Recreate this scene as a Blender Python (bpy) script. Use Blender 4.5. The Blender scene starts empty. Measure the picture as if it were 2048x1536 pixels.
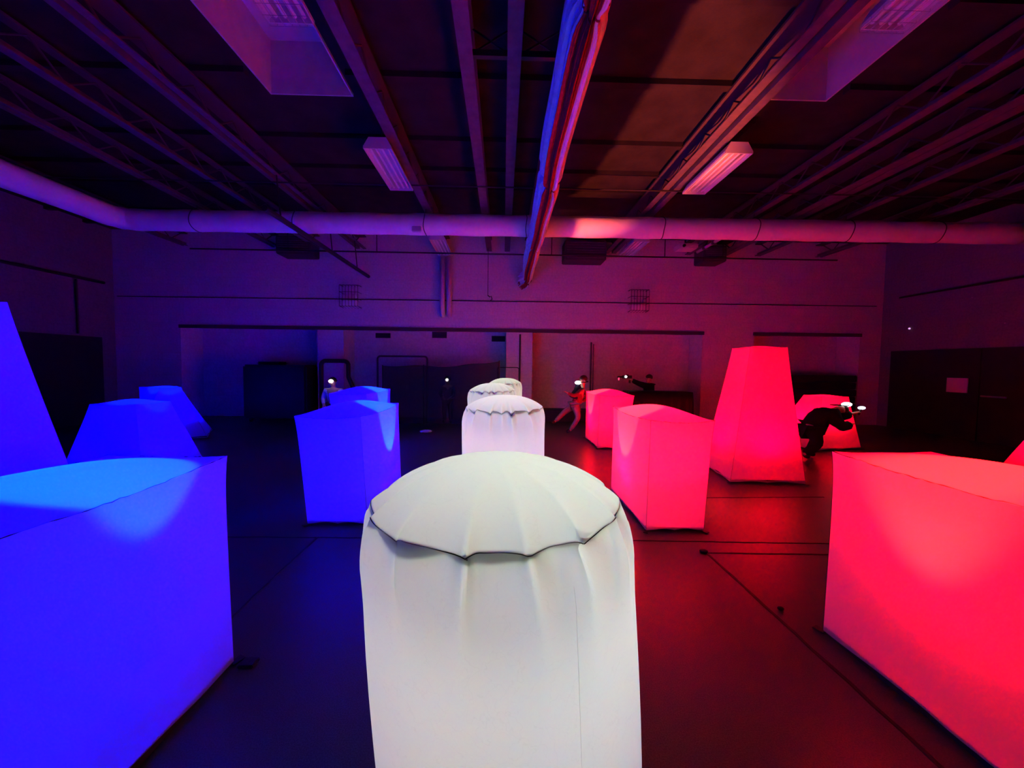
import bpy, bmesh, math, random
from mathutils import Vector, Matrix
random.seed(7)
S = bpy.context.scene
COL = S.collection
PI = math.pi

# ------------------------------------------------------------------ camera, world, exposure
PSI, TH, RO, CAMH = math.radians(1.35), math.radians(2.75), math.radians(.65), 1.55
fw = Vector((math.sin(PSI)*math.cos(TH), math.cos(PSI)*math.cos(TH), -math.sin(TH)))
r0 = Vector((math.cos(PSI), -math.sin(PSI), 0))
u0 = r0.cross(fw)
rt = r0*math.cos(RO)+u0*math.sin(RO)
up = u0*math.cos(RO)-r0*math.sin(RO)
cd = bpy.data.cameras.new('camera')
cam = bpy.data.objects.new('camera', cd)
COL.objects.link(cam)
cam.matrix_world = Matrix(((rt.x, up.x, -fw.x, 0), (rt.y, up.y, -fw.y, 0), (rt.z, up.z, -fw.z, CAMH), (0, 0, 0, 1)))
cd.sensor_width = 36
cd.lens = 36*769/2048
cd.clip_start = .05
S.camera = cam

W = bpy.data.worlds.new('dark_hall')
S.world = W
W.use_nodes = True
W.node_tree.nodes['Background'].inputs[0].default_value = (.2, .2, .3, 1)
W.node_tree.nodes['Background'].inputs[1].default_value = 0.0

S.view_settings.view_transform = 'Standard'
S.view_settings.look = 'None'
S.view_settings.gamma = 1
S.view_settings.use_curve_mapping = False
S.view_settings.exposure = 0

# lamp settings of the glowing barriers (lamps themselves are made with each barrier)
BLUE_WIDE, BLUE_BEAM = (0, 0, 1), (0, .014, 1)
RED_WIDE, RED_BEAM = (1, 0, .012), (1, .0045, .002)
WHITE_WIDE, WHITE_BEAM = (.77, 1, .72), (.82, 1, .70)
P_BOX, P_BOX_BEAM = 600, 2000
P_TALL, P_SMALL = 500, 350
P_CYL = 7.4

def spot(name, loc, aim, color, power, size, blend, soft=.05, parent=None):
    l = bpy.data.lights.new(name, 'SPOT')
    l.color = color; l.energy = power; l.spot_size = math.radians(size); l.spot_blend = blend
    l.shadow_soft_size = soft
    o = bpy.data.objects.new(name, l)
    COL.objects.link(o)
    d = Vector(aim)-Vector(loc)
    o.rotation_euler = d.to_track_quat('-Z', 'Y').to_euler()
    o.location = loc
    if parent:
        o.parent = parent
        o.location = Vector(loc)-parent.location
    return o

def point(name, loc, color, power, soft=.05, parent=None):
    l = bpy.data.lights.new(name, 'POINT')
    l.color = color; l.energy = power; l.shadow_soft_size = soft
    o = bpy.data.objects.new(name, l)
    COL.objects.link(o)
    o.location = loc
    if parent:
        o.parent = parent
        o.location = Vector(loc)-parent.location
    return o

# red floodlight on the floor right beside the midway red block, aimed up at the roof deck
FLOOD = spot('floodlight_beam', (2.04, 4.16, .13), (.8, 5.5, 5), (1, .11, .05), 3600, 62, .4, .015)

# ------------------------------------------------------------------ materials
def nt(name):
    m = bpy.data.materials.new(name)
    m.use_nodes = True
    t = m.node_tree
    for n in list(t.nodes):
        t.nodes.remove(n)
    return m, t, t.nodes.new('ShaderNodeOutputMaterial')

def mat(name, col, rough=.7, spec=.3, metal=0, noise=0, scale=8, bump=0, bscale=60, col2=None, stretch=None):
    m, t, out = nt(name)
    b = t.nodes.new('ShaderNodeBsdfPrincipled')
    b.inputs['Base Color'].default_value = (*col, 1)
    b.inputs['Roughness'].default_value = rough
    b.inputs['Specular IOR Level'].default_value = spec
    b.inputs['Metallic'].default_value = metal
    tc = t.nodes.new('ShaderNodeTexCoord')
    src = tc.outputs['Object']
    if stretch:
        mp = t.nodes.new('ShaderNodeMapping'); mp.inputs['Scale'].default_value = stretch
        t.links.new(src, mp.inputs[0]); src = mp.outputs[0]
    if noise or col2:
        n = t.nodes.new('ShaderNodeTexNoise'); n.inputs['Scale'].default_value = scale; n.inputs['Detail'].default_value = 6
        t.links.new(src, n.inputs['Vector'])
        mx = t.nodes.new('ShaderNodeMix'); mx.data_type = 'RGBA'
        c2 = col2 or tuple(c*(1-noise) for c in col)
        rp = t.nodes.new('ShaderNodeValToRGB')
        rp.color_ramp.elements[0].position = .35; rp.color_ramp.elements[1].position = .65
        t.links.new(n.outputs['Fac'], rp.inputs[0])
        t.links.new(rp.outputs[0], mx.inputs[0])
        mx.inputs[6].default_value = (*col, 1); mx.inputs[7].default_value = (*c2, 1)
        t.links.new(mx.outputs[2], b.inputs['Base Color'])
    if bump:
        n2 = t.nodes.new('ShaderNodeTexNoise'); n2.inputs['Scale'].default_value = bscale; n2.inputs['Detail'].default_value = 4
        t.links.new(src, n2.inputs['Vector'])
        bp = t.nodes.new('ShaderNodeBump'); bp.inputs['Strength'].default_value = bump; bp.inputs['Distance'].default_value = .01
        t.links.new(n2.outputs['Fac'], bp.inputs['Height'])
        t.links.new(bp.outputs[0], b.inputs['Normal'])
    t.links.new(b.outputs[0], out.inputs[0])
    return m

def fabric(name, col=(.86, .86, .86), trans=.7):
    """thin coated nylon that glows when lit from inside, with fine creases"""
    m, t, out = nt(name)
    N, L = t.nodes.new, t.links.new
    tc = N('ShaderNodeTexCoord')
    mp = N('ShaderNodeMapping'); mp.inputs['Scale'].default_value = (1, 1, 1)
    L(tc.outputs['Object'], mp.inputs[0])
    n = N('ShaderNodeTexNoise'); n.inputs['Scale'].default_value = 5; n.inputs['Detail'].default_value = 9; n.inputs['Roughness'].default_value = .62; n.inputs['Distortion'].default_value = .4
    L(mp.outputs[0], n.inputs['Vector'])
    n2 = N('ShaderNodeTexNoise'); n2.inputs['Scale'].default_value = 38; n2.inputs['Detail'].default_value = 5
    L(tc.outputs['Object'], n2.inputs['Vector'])
    ad = N('ShaderNodeMath'); ad.operation = 'ADD'
    ml = N('ShaderNodeMath'); ml.operation = 'MULTIPLY'; ml.inputs[1].default_value = .12
    L(n2.outputs['Fac'], ml.inputs[0]); L(n.outputs['Fac'], ad.inputs[0]); L(ml.outputs[0], ad.inputs[1])
    bp = N('ShaderNodeBump'); bp.inputs['Strength'].default_value = .16; bp.inputs['Distance'].default_value = .02
    L(ad.outputs[0], bp.inputs['Height'])
    # faint creases and scuffs in the cloth
    w = N('ShaderNodeTexVoronoi'); w.feature = 'DISTANCE_TO_EDGE'; w.inputs['Scale'].default_value = 9
    mp2 = N('ShaderNodeMapping'); mp2.inputs['Scale'].default_value = (1, 1, .35)
    n3 = N('ShaderNodeTexNoise'); n3.inputs['Scale'].default_value = 4; n3.inputs['Detail'].default_value = 5
    L(tc.outputs['Object'], n3.inputs['Vector'])
    vm = N('ShaderNodeVectorMath'); vm.operation = 'ADD'
    L(tc.outputs['Object'], vm.inputs[0]); L(n3.outputs['Color'], vm.inputs[1])
    L(vm.outputs[0], mp2.inputs[0]); L(mp2.outputs[0], w.inputs['Vector'])
    rp = N('ShaderNodeValToRGB'); rp.color_ramp.elements[0].position = 0; rp.color_ramp.elements[1].position = .018
    rp.color_ramp.elements[0].color = (.965, .965, .965, 1); rp.color_ramp.elements[1].color = (1, 1, 1, 1)
    L(w.outputs['Distance'], rp.inputs[0])
    mx = N('ShaderNodeMix'); mx.data_type = 'RGBA'; mx.blend_type = 'MULTIPLY'; mx.inputs[0].default_value = 1
    mx.inputs[6].default_value = (*col, 1)
    L(rp.outputs[0], mx.inputs[7])
    d = N('ShaderNodeBsdfDiffuse'); tr = N('ShaderNodeBsdfTranslucent')
    L(mx.outputs[2], d.inputs[0]); L(mx.outputs[2], tr.inputs[0])
    L(bp.outputs[0], d.inputs['Normal']); L(bp.outputs[0], tr.inputs['Normal'])
    ms = N('ShaderNodeMixShader'); ms.inputs[0].default_value = trans
    L(d.outputs[0], ms.inputs[1]); L(tr.outputs[0], ms.inputs[2])
    L(ms.outputs[0], out.inputs[0])
    return m

def emit(name, col, k):
    m, t, out = nt(name)
    e = t.nodes.new('ShaderNodeEmission'); e.inputs[0].default_value = (*col, 1); e.inputs[1].default_value = k
    t.links.new(e.outputs[0], out.inputs[0])
    return m

M = {}
M['fabric'] = fabric('white_nylon', (.88, .88, .86), .82)
M['fabric_blue_glow'] = fabric('blue_glow_tint_nylon', (.40, .36, .9))  # white cloth tinted blue so the lamp glow stays saturated
M['fabric_red_glow'] = fabric('red_glow_tint_nylon', (.9, .5, .72))  # pink tint puts the saturated red glow into white cloth
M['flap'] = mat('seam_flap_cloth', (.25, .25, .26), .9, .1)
M['faint'] = mat('pale_grey_thread', (.4, .4, .4), .9, .1)
M['seam'] = mat('seam_thread', (.03, .03, .035), .9)
M['black'] = mat('black_vinyl', (.008, .008, .009), .5, .3, bump=.2)
M['blackmetal'] = mat('black_steel', (.012, .012, .013), .5, .4)
M['duct'] = mat('white_insulation_jacket', (.9, .88, .88), .75, .2, noise=.10, scale=3, bump=.5, bscale=9)
M['pale'] = mat('pale_painted_steel', (.62, .60, .62), .5, .4, noise=.1, scale=12)
M['tube'] = mat('lamp_tube_glass', (.8, .8, .8), .3, .5)
M['reflector'] = mat('white_enamel_reflector', (.6, .58, .62), .4, .5)
M['wire'] = mat('galvanised_wire', (.35, .34, .36), .4, .5, .6)
M['joist'] = mat('painted_joist_steel', (.09, .08, .085), .6, .3, noise=.3, scale=10)
M['web'] = mat('dark_joist_web', (.05, .04, .045), .7, .2)
M['deck'] = mat('roof_deck', (.022, .020, .017), .85, .1, noise=.35, scale=3, bump=.3, bscale=40)
M['well'] = mat('white_skylight_well', (.55, .52, .55), .7, .2, noise=.1, scale=6)
M['red_cloth'] = mat('red_curtain_cloth', (.40, .012, .02), .8, .1, noise=.35, scale=20, bump=.3)
M['white_cloth'] = mat('white_curtain_cloth', (.75, .73, .75), .8, .1, noise=.15, scale=12, bump=.4, bscale=30)
M['cord'] = mat('tie_cord', (.10, .02, .02), .8)
M['tape'] = mat('dark_floor_tape', (.006, .006, .007), .6, .2)
M['skin'] = mat('skin', (.42, .25, .19), .55, .35)
M['hair'] = mat('dark_hair', (.02, .013, .01), .6, .3, bump=.4, bscale=120)
M['cloth_black'] = mat('black_clothing', (.008, .008, .010), .9, .1, bump=.3)
M['cloth_dark'] = mat('charcoal_clothing', (.02, .02, .022), .9, .1, bump=.3)
M['cloth_grey'] = mat('grey_trouser_cloth', (.20, .20, .22), .9, .1, bump=.3)
M['cloth_red'] = mat('red_shirt_cloth', (.20, .02, .03), .9, .1, bump=.3)
M['cloth_white'] = mat('pale_shirt_cloth', (.62, .62, .66), .9, .1, bump=.3)
M['lamp_white'] = emit('white_lamp', (1, .97, 1), 9)
M['lamp_green'] = emit('greenish_white_lamp', (.86, 1, .92), 8)
M['lamp_blue'] = emit('bluish_white_lamp', (.72, .75, 1), 4)
M['lamp_pink'] = emit('pink_white_lamp', (1, .86, .92), 9)
M['lamp_red'] = emit('red_lamp', (1, .04, .12), 2)
M['lamp_violet'] = emit('violet_lamp', (.75, .35, .9), 1.2)
M['mat_navy'] = mat('navy_gym_mat', (.012, .014, .03), .6, .3)
M['door'] = mat('dark_door_paint', (.012, .012, .016), .6, .3, noise=.2)
M['paper'] = mat('white_paper', (.5, .5, .5), .9)

def wall_mat(name, col, sx=2.46, sz=4.9):
    m, t, out = nt(name)
    N, L = t.nodes.new, t.links.new
    b = N('ShaderNodeBsdfPrincipled'); b.inputs['Roughness'].default_value = .8; b.inputs['Specular IOR Level'].default_value = .15
    tc = N('ShaderNodeTexCoord')
    sp = N('ShaderNodeSeparateXYZ'); L(tc.outputs['Object'], sp.inputs[0])
    cb = N('ShaderNodeCombineXYZ')
    ad = N('ShaderNodeMath'); ad.operation = 'ADD'
    L(sp.outputs[0], ad.inputs[0]); L(sp.outputs[1], ad.inputs[1])
    L(ad.outputs[0], cb.inputs[0]); L(sp.outputs[2], cb.inputs[1])
    br = N('ShaderNodeTexBrick'); br.inputs['Scale'].default_value = 1
    br.inputs['Brick Width'].default_value = .4; br.inputs['Row Height'].default_value = .2
    br.inputs['Mortar Size'].default_value = .006; br.inputs['Mortar Smooth'].default_value = .5
    br.inputs['Color1'].default_value = (*col, 1); br.inputs['Color2'].default_value = (*[c*.94 for c in col], 1)
    br.inputs['Mortar'].default_value = (*[c*.86 for c in col], 1)
    L(cb.outputs[0], br.inputs['Vector'])
    n = N('ShaderNodeTexNoise'); n.inputs['Scale'].default_value = 22; n.inputs['Detail'].default_value = 8
    L(tc.outputs['Object'], n.inputs['Vector'])
    rp = N('ShaderNodeValToRGB'); rp.color_ramp.elements[0].position = .3; rp.color_ramp.elements[1].position = .7
    rp.color_ramp.elements[0].color = (.78, .78, .78, 1)
    L(n.outputs['Fac'], rp.inputs[0])
    mx = N('ShaderNodeMix'); mx.data_type = 'RGBA'; mx.blend_type = 'MULTIPLY'; mx.inputs[0].default_value = 1
    L(br.outputs['Color'], mx.inputs[6]); L(rp.outputs[0], mx.inputs[7])
    L(mx.outputs[2], b.inputs['Base Color'])
    bp = N('ShaderNodeBump'); bp.inputs['Strength'].default_value = .35; bp.inputs['Distance'].default_value = .01
    L(n.outputs['Fac'], bp.inputs['Height']); L(bp.outputs[0], b.inputs['Normal'])
    L(b.outputs[0], out.inputs[0])
    return m
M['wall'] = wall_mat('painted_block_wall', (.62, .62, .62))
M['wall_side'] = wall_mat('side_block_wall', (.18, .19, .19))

def floor_mat():
    m, t, out = nt('sealed_grey_floor')
    N, L = t.nodes.new, t.links.new
    b = N('ShaderNodeBsdfPrincipled'); b.inputs['Specular IOR Level'].default_value = .3
    tc = N('ShaderNodeTexCoord')
    n = N('ShaderNodeTexNoise'); n.inputs['Scale'].default_value = 170; n.inputs['Detail'].default_value = 3
    n1 = N('ShaderNodeTexNoise'); n1.inputs['Scale'].default_value = 1.3; n1.inputs['Detail'].default_value = 6
    L(tc.outputs['Object'], n.inputs['Vector']); L(tc.outputs['Object'], n1.inputs['Vector'])
    rp = N('ShaderNodeValToRGB'); e = rp.color_ramp.elements
    e[0].position = .38; e[0].color = (.024, .031, .025, 1); e[1].position = .62; e[1].color = (.048, .062, .050, 1)
    L(n.outputs['Fac'], rp.inputs[0])
    rp2 = N('ShaderNodeValToRGB'); e = rp2.color_ramp.elements
    e[0].position = .3; e[0].color = (.8, .8, .8, 1); e[1].position = .7; e[1].color = (1.1, 1.1, 1.1, 1)
    L(n1.outputs['Fac'], rp2.inputs[0])
    mx = N('ShaderNodeMix'); mx.data_type = 'RGBA'; mx.blend_type = 'MULTIPLY'; mx.inputs[0].default_value = 1
    L(rp.outputs[0], mx.inputs[6]); L(rp2.outputs[0], mx.inputs[7]); L(mx.outputs[2], b.inputs['Base Color'])
    mr = N('ShaderNodeMapRange'); mr.inputs[3].default_value = .34; mr.inputs[4].default_value = .46
    L(n1.outputs['Fac'], mr.inputs[0]); L(mr.outputs[0], b.inputs['Roughness'])
    bp = N('ShaderNodeBump'); bp.inputs['Strength'].default_value = .12; bp.inputs['Distance'].default_value = .003
    L(n.outputs['Fac'], bp.inputs['Height']); L(bp.outputs[0], b.inputs['Normal'])
    L(b.outputs[0], out.inputs[0])
    return m
M['floor'] = floor_mat()

def net_mat():
    m, t, out = nt('dark_netting')
    N, L = t.nodes.new, t.links.new
    d = N('ShaderNodeBsdfDiffuse'); d.inputs[0].default_value = (.03, .03, .035, 1)
    tr = N('ShaderNodeBsdfTransparent')
    ms = N('ShaderNodeMixShader'); ms.inputs[0].default_value = .9
    L(tr.outputs[0], ms.inputs[1]); L(d.outputs[0], ms.inputs[2]); L(ms.outputs[0], out.inputs[0])
    return m
M['net'] = net_mat()

# ------------------------------------------------------------------ helpers
def tag(o, label=None, cat=None, group=None, kind=None):
    if label: o['label'] = label
    if cat: o['category'] = cat
    if group: o['group'] = group
    if kind: o['kind'] = kind
    return o

def thing(name, loc, label, cat, group=None, kind=None):
    o = bpy.data.objects.new(name, None)
    COL.objects.link(o)
    o.location = loc
    return tag(o, label, cat, group, kind)

def obj(name, bm, m, parent=None, smooth=False, label=None):
    """links a bmesh given in world coordinates; under a parent it is stored relative to the parent"""
    if parent:
        w = parent.location if parent.parent is None else parent.location+parent.parent.location
        bmesh.ops.translate(bm, verts=bm.verts, vec=-Vector(w))
    me = bpy.data.meshes.new(name)
    bmesh.ops.recalc_face_normals(bm, faces=bm.faces)
    if smooth:
        for f in bm.faces: f.smooth = True
    bm.to_mesh(me); bm.free()
    for x in (m if isinstance(m, list) else [m]):
        me.materials.append(x)
    o = bpy.data.objects.new(name, me)
    COL.objects.link(o)
    if parent: o.parent = parent
    if label: o['label'] = label
    return o

def single(name, bm, m, label, cat, group=None, smooth=False, kind=None, loc=None):
    if loc is not None:
        bmesh.ops.translate(bm, verts=bm.verts, vec=-Vector(loc))
    o = obj(name, bm, m, None, smooth)
    if loc is not None: o.location = loc
    return tag(o, label, cat, group, kind)

def box(bm, x0, x1, y0, y1, z0, z1, bev=0):
    vs = [bm.verts.new((x, y, z)) for z in (z0, z1) for x, y in ((x0, y0), (x1, y0), (x1, y1), (x0, y1))]
    fs = [bm.faces.new([vs[i] for i in q]) for q in ((3, 2, 1, 0), (4, 5, 6, 7), (0, 1, 5, 4), (1, 2, 6, 5), (2, 3, 7, 6), (3, 0, 4, 7))]
    if bev:
        es = list({e for f in fs for e in f.edges})
        bmesh.ops.bevel(bm, geom=es, offset=bev, segments=2, affect='EDGES')
    return bm
def B(*a, **k): return box(bmesh.new(), *a, **k)

def tube(bm, pts, r, seg=8, closed=False, cap=True):
    pts = [Vector(p) for p in pts]
    n = len(pts)
    rings = []
    nrm = None
    for i, p in enumerate(pts):
        if closed: d = pts[(i+1) % n]-pts[i-1]
        else: d = pts[min(i+1, n-1)]-pts[max(i-1, 0)]
        if d.length < 1e-9: d = Vector((0, 0, 1))
        d.normalize()
        if nrm is None:
            a = Vector((0, 0, 1)) if abs(d.z) < .9 else Vector((1, 0, 0))
            nrm = d.cross(a).normalized()
        else:
            nrm = (nrm-d*nrm.dot(d)).normalized()
        bi = d.cross(nrm)
        rr = r[i] if isinstance(r, (list, tuple)) else r
        rings.append([bm.verts.new(p+nrm*math.cos(2*PI*k/seg)*rr+bi*math.sin(2*PI*k/seg)*rr) for k in range(seg)])
    for i in range(n if closed else n-1):
        a, b = rings[i], rings[(i+1) % n]
        for k in range(seg):
            bm.faces.new((a[k], a[(k+1) % seg], b[(k+1) % seg], b[k]))
    if cap and not closed:
        bm.faces.new(rings[0]); bm.faces.new(rings[-1][::-1])
    return bm
def T(*a, **k): return tube(bmesh.new(), *a, **k)

def ball(bm, c, rx, ry=None, rz=None, seg=16):
    ry = ry or rx; rz = rz or rx
    mtx = Matrix.Translation(c) @ Matrix.Diagonal((rx, ry, rz, 1))
    bmesh.ops.create_uvsphere(bm, u_segments=seg, v_segments=seg//2+2, radius=1, matrix=mtx)
    return bm

# ------------------------------------------------------------------ the room
XL, XR, YB, YF, YA, ZC = -10.3, 10.5, 10.5, -4.0, 11.25, 5.0
tag(obj('floor', B(XL-.3, XR+.3, YF-.3, YA+.4, -.2, 0), M['floor']), kind='structure')
# back wall: upper band, piers and the deep bays between them
bays = [(-8.6, -5.0), (-4.3, .08), (.79, 5.47), (6.9, 9.9)]
bm = bmesh.new()
box(bm, XL-.2, XR+.2, YB, YA+.2, 2.5, ZC+.1)
edge = XL-.2
for a, b in bays:
    box(bm, edge, a, YB, YA+.2, 0, 2.5); edge = b
box(bm, edge, XR+.2, YB, YA+.2, 0, 2.5)
for a, b in bays:
    box(bm, a, b, YA, YA+.2, 0, 2.5)
tag(obj('wall_back', bm, M['wall']), kind='structure')
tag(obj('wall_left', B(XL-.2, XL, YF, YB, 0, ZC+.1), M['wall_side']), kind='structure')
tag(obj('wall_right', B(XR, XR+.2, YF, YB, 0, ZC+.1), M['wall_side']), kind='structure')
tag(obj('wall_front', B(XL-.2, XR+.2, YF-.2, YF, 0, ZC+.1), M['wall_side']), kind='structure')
tag(obj('trim_1', B(-8.62, 5.5, YB-.04, YB, 2.45, 2.54), M['web']), kind='structure')  # dark strip standing in for the shadow line under the lintel
tag(obj('trim_2', B(6.88, 9.92, YB-.04, YB, 2.45, 2.54), M['web']), kind='structure')  # same painted lintel shadow over the right bay

# roof deck with two light wells
WL = (-3.0, -1.95, 2.0, 5.15)
WR = (3.25, 4.1, 2.0, 5.0)
bm = bmesh.new()
def deck(x0, x1, y0, y1): box(bm, x0, x1, y0, y1, ZC, ZC+.12)
deck(XL-.2, WL[0], YF, YB+.3); deck(WL[1], WR[0], YF, YB+.3); deck(WR[1], XR+.2, YF, YB+.3)
for w in (WL, WR):
    deck(w[0], w[1], YF, w[2]); deck(w[0], w[1], w[3], YB+.3)
tag(obj('ceiling', bm, M['deck']), kind='structure')
for i, w in enumerate((WL, WR)):
    x0, x1, y0, y1 = w
    bm = bmesh.new(); h = 5.62
    e = .002
    box(bm, x0+e, x0+.02, y0+e, y1-e, ZC-.03, h); box(bm, x1-.02, x1-e, y0+e, y1-e, ZC-.03, h)
    box(bm, x0+.02, x1-.02, y0+e, y0+.02, ZC-.03, h); box(bm, x0+.02, x1-.02, y1-.02, y1-e, ZC-.03, h)
    box(bm, x0-.06, x1+.06, y0-.06, y1+.06, h, h+.05)
    tag(obj('trim_%d' % (i+11), bm, M['well']), kind='structure')
# purlins across the deck
for i, y in enumerate((1.2, 2.4, 3.6, 4.72, 6.0, 6.9, 7.6, 9.0, 9.8)):
    if y in (2.4, 3.6, 4.72):
        bm = bmesh.new()
        for a, b in ((XL, WL[0]-.06), (WL[1]+.06, WR[0]-.06), (WR[1]+.06, XR)):
            box(bm, a, b, y, y+.10, 4.93, ZC)
    else:
        bm = B(XL, XR, y, y+.10, 4.93, ZC)
    tag(obj('trim_%d' % (i+21), bm, M['deck']), kind='structure')

# joists: two bottom angles, top chord, zigzag web
def joist(x, w=.15, gap=0, y0=-3.9, y1=10.48, zb=4.6):
    t = bpy.data.objects.new('ceiling_beam', None)
    COL.objects.link(t); t.location = (x, y0, zb); t['kind'] = 'structure'
    bm = bmesh.new()
    if gap:
        box(bm, x-w/2, x-gap/2, y0, y1, zb, zb+.015); box(bm, x+gap/2, x+w/2, y0, y1, zb, zb+.015)
        box(bm, x-gap/2-.01, x-gap/2, y0, y1, zb+.015, zb+.08); box(bm, x+gap/2, x+gap/2+.01, y0, y1, zb+.015, zb+.08)
    else:
        box(bm, x-w/2, x+w/2, y0, y1, zb, zb+.015); box(bm, x-.012, x+.012, y0, y1, zb+.015, zb+.08)
    obj('lower_chord', bm, M['joist'], t)
    obj('upper_chord', B(x-w/2, x+w/2, y0, y1, 4.9, 4.928), M['web'], t)
    bm = bmesh.new(); y = y0; k = 0; pts = []
    while y < y1:
        pts.append((x, y, zb+.05 if k % 2 else 4.905)); y += .34; k += 1
    tube(bm, pts, .014, 6)
    obj('web_bar', bm, M['web'], t)
    return t
JX = [(-8.4, .15, .05), (-6.05, .16, .05), (-4.95, .12, 0), (-3.8, .26, .09), (-1.53, .15, 0), (-.4, .14, 0), (.08, .14, 0), (.60, .11, .03),
      (2.86, .30, .08), (4.97, .14, 0), (5.9, .34, .02), (6.9, .15, 0), (8.6, .2, .06)]
for x, w, g in JX: joist(x, w, g)

# ------------------------------------------------------------------ insulated duct under the joists
t = thing('air_duct', (-7.5, 7.8, 4.3), 'long white round duct hung across the hall under the dark joists', 'duct')
pts = [(-7.45, y, 4.3) for y in (-3.8, -2, 0, 2, 4, 5.5, 6.6, 7.2, 7.45)]
for k in range(1, 8):
    a = PI-k*PI/2/8
    pts.append((-7.15+.3*math.cos(a), 7.5+.3*math.sin(a), 4.3))
x = -7.1
while x < XR-.05:
    pts.append((x, 7.8-.018*(x+6.9)*.6, 4.3)); x += .3
rad = [.2+.006*math.sin(i*1.7) for i in range(len(pts))]
bm = bmesh.new(); tube(bm, pts, rad, 28)
obj('duct_jacket', bm, M['duct'], t, True)
for x in (-6.0, -4.05, -1.55, .42, 3.1, 4.95, 6.8, 8.6):
    y = 7.8-.0108*(x+6.9)
    bm = bmesh.new()
    ring = [(x+.012*math.sin(3*a), y+.207*math.cos(a), 4.3+.207*math.sin(a)) for a in [k*2*PI/28 for k in range(28)]]
    tube(bm, ring, .008, 6, closed=True)
    tube(bm, [(x, y, 4.495), (x, y, 4.598)], .006, 6)
    obj('strap', bm, M['blackmetal'], t)
bm = bmesh.new(); box(bm, -1.78, -1.6, 7.54, 7.62, 4.1, 4.2, bev=.01)
obj('access_plate', bm, M['pale'], t)

# ------------------------------------------------------------------ lights that are switched off
def strip_light(x, y, lab, guard=False, ln=1.25, z=4.44):
    t = thing('strip_light', (x, y, z), lab, 'ceiling light', 'unlit strip lights under the joists')
    w, h = .19, .15
    bm = bmesh.new()
    prof = [(-w, 0), (-w, .03), (-w*.62, h), (w*.62, h), (w, .03), (w, 0), (w*.96, 0), (w*.96, .028), (w*.58, h-.012), (-w*.58, h-.012), (-w*.96, .028), (-w*.96, 0)]
    a = [bm.verts.new((x+p, y, z+q)) for p, q in prof]; b = [bm.verts.new((x+p, y+ln, z+q)) for p, q in prof]
    n = len(prof)
    for i in range(n):
        bm.faces.new((a[i], a[(i+1) % n], b[(i+1) % n], b[i]))
    for yy in (y, y+ln-.01):
        vs = [bm.verts.new((x+p, yy, z+q)) for p, q in prof[:6]]; vs2 = [bm.verts.new((x+p, yy+.01, z+q)) for p, q in prof[:6]]
        bm.faces.new(vs); bm.faces.new(vs2[::-1])
        for i in range(6): bm.faces.new((vs[i], vs[(i+1) % 6], vs2[(i+1) % 6], vs2[i]))
    obj('housing', bm, M['reflector'], t)
    for k in range(4):
        xx = x-.12+k*.08
        obj('lamp_tube', T([(xx, y+.03, z+.035), (xx, y+ln-.03, z+.035)], .016, 10), M['tube'], t, True)
    if guard:
        bm = bmesh.new()
        for k in range(7):
            xx = x-w+2*w*k/6; tube(bm, [(xx, y, z+.02), (xx, y, z-.02), (xx, y+ln, z-.02), (xx, y+ln, z+.02)], .0025, 4)
        for k in range(13):
            yy = y+ln*k/12; tube(bm, [(x-w, yy, z+.02), (x-w, yy, z-.02), (x+w, yy, z-.02), (x+w, yy, z+.02)], .0025, 4)
        obj('wire_guard', bm, M['wire'], t)
    bm = bmesh.new()
    for yy in (y+.2, y+ln-.2): obj('hanger', T([(x, yy, z+h), (x, yy, 5.0)], .004, 5), M['blackmetal'], t)


strip_light(-1.83, 2.22, 'unlit strip light in a wire guard below the bluish light well', True)
strip_light(-1.72, 5.35, 'unlit violet-lit strip light hanging left of the curtain, before the white duct')
strip_light(-1.56, 9.1, 'small far strip light on the left, just above two wall pipes', ln=1.3)
strip_light(3.2, 2.1, 'unlit strip light in a wire guard below the reddish light well', True)
strip_light(3.15, 5.25, 'unlit pink-lit strip light hanging right of the curtain, before the white duct')
strip_light(3.17, 8.95, 'small far strip light on the right, behind the white duct', ln=1.3)

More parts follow.
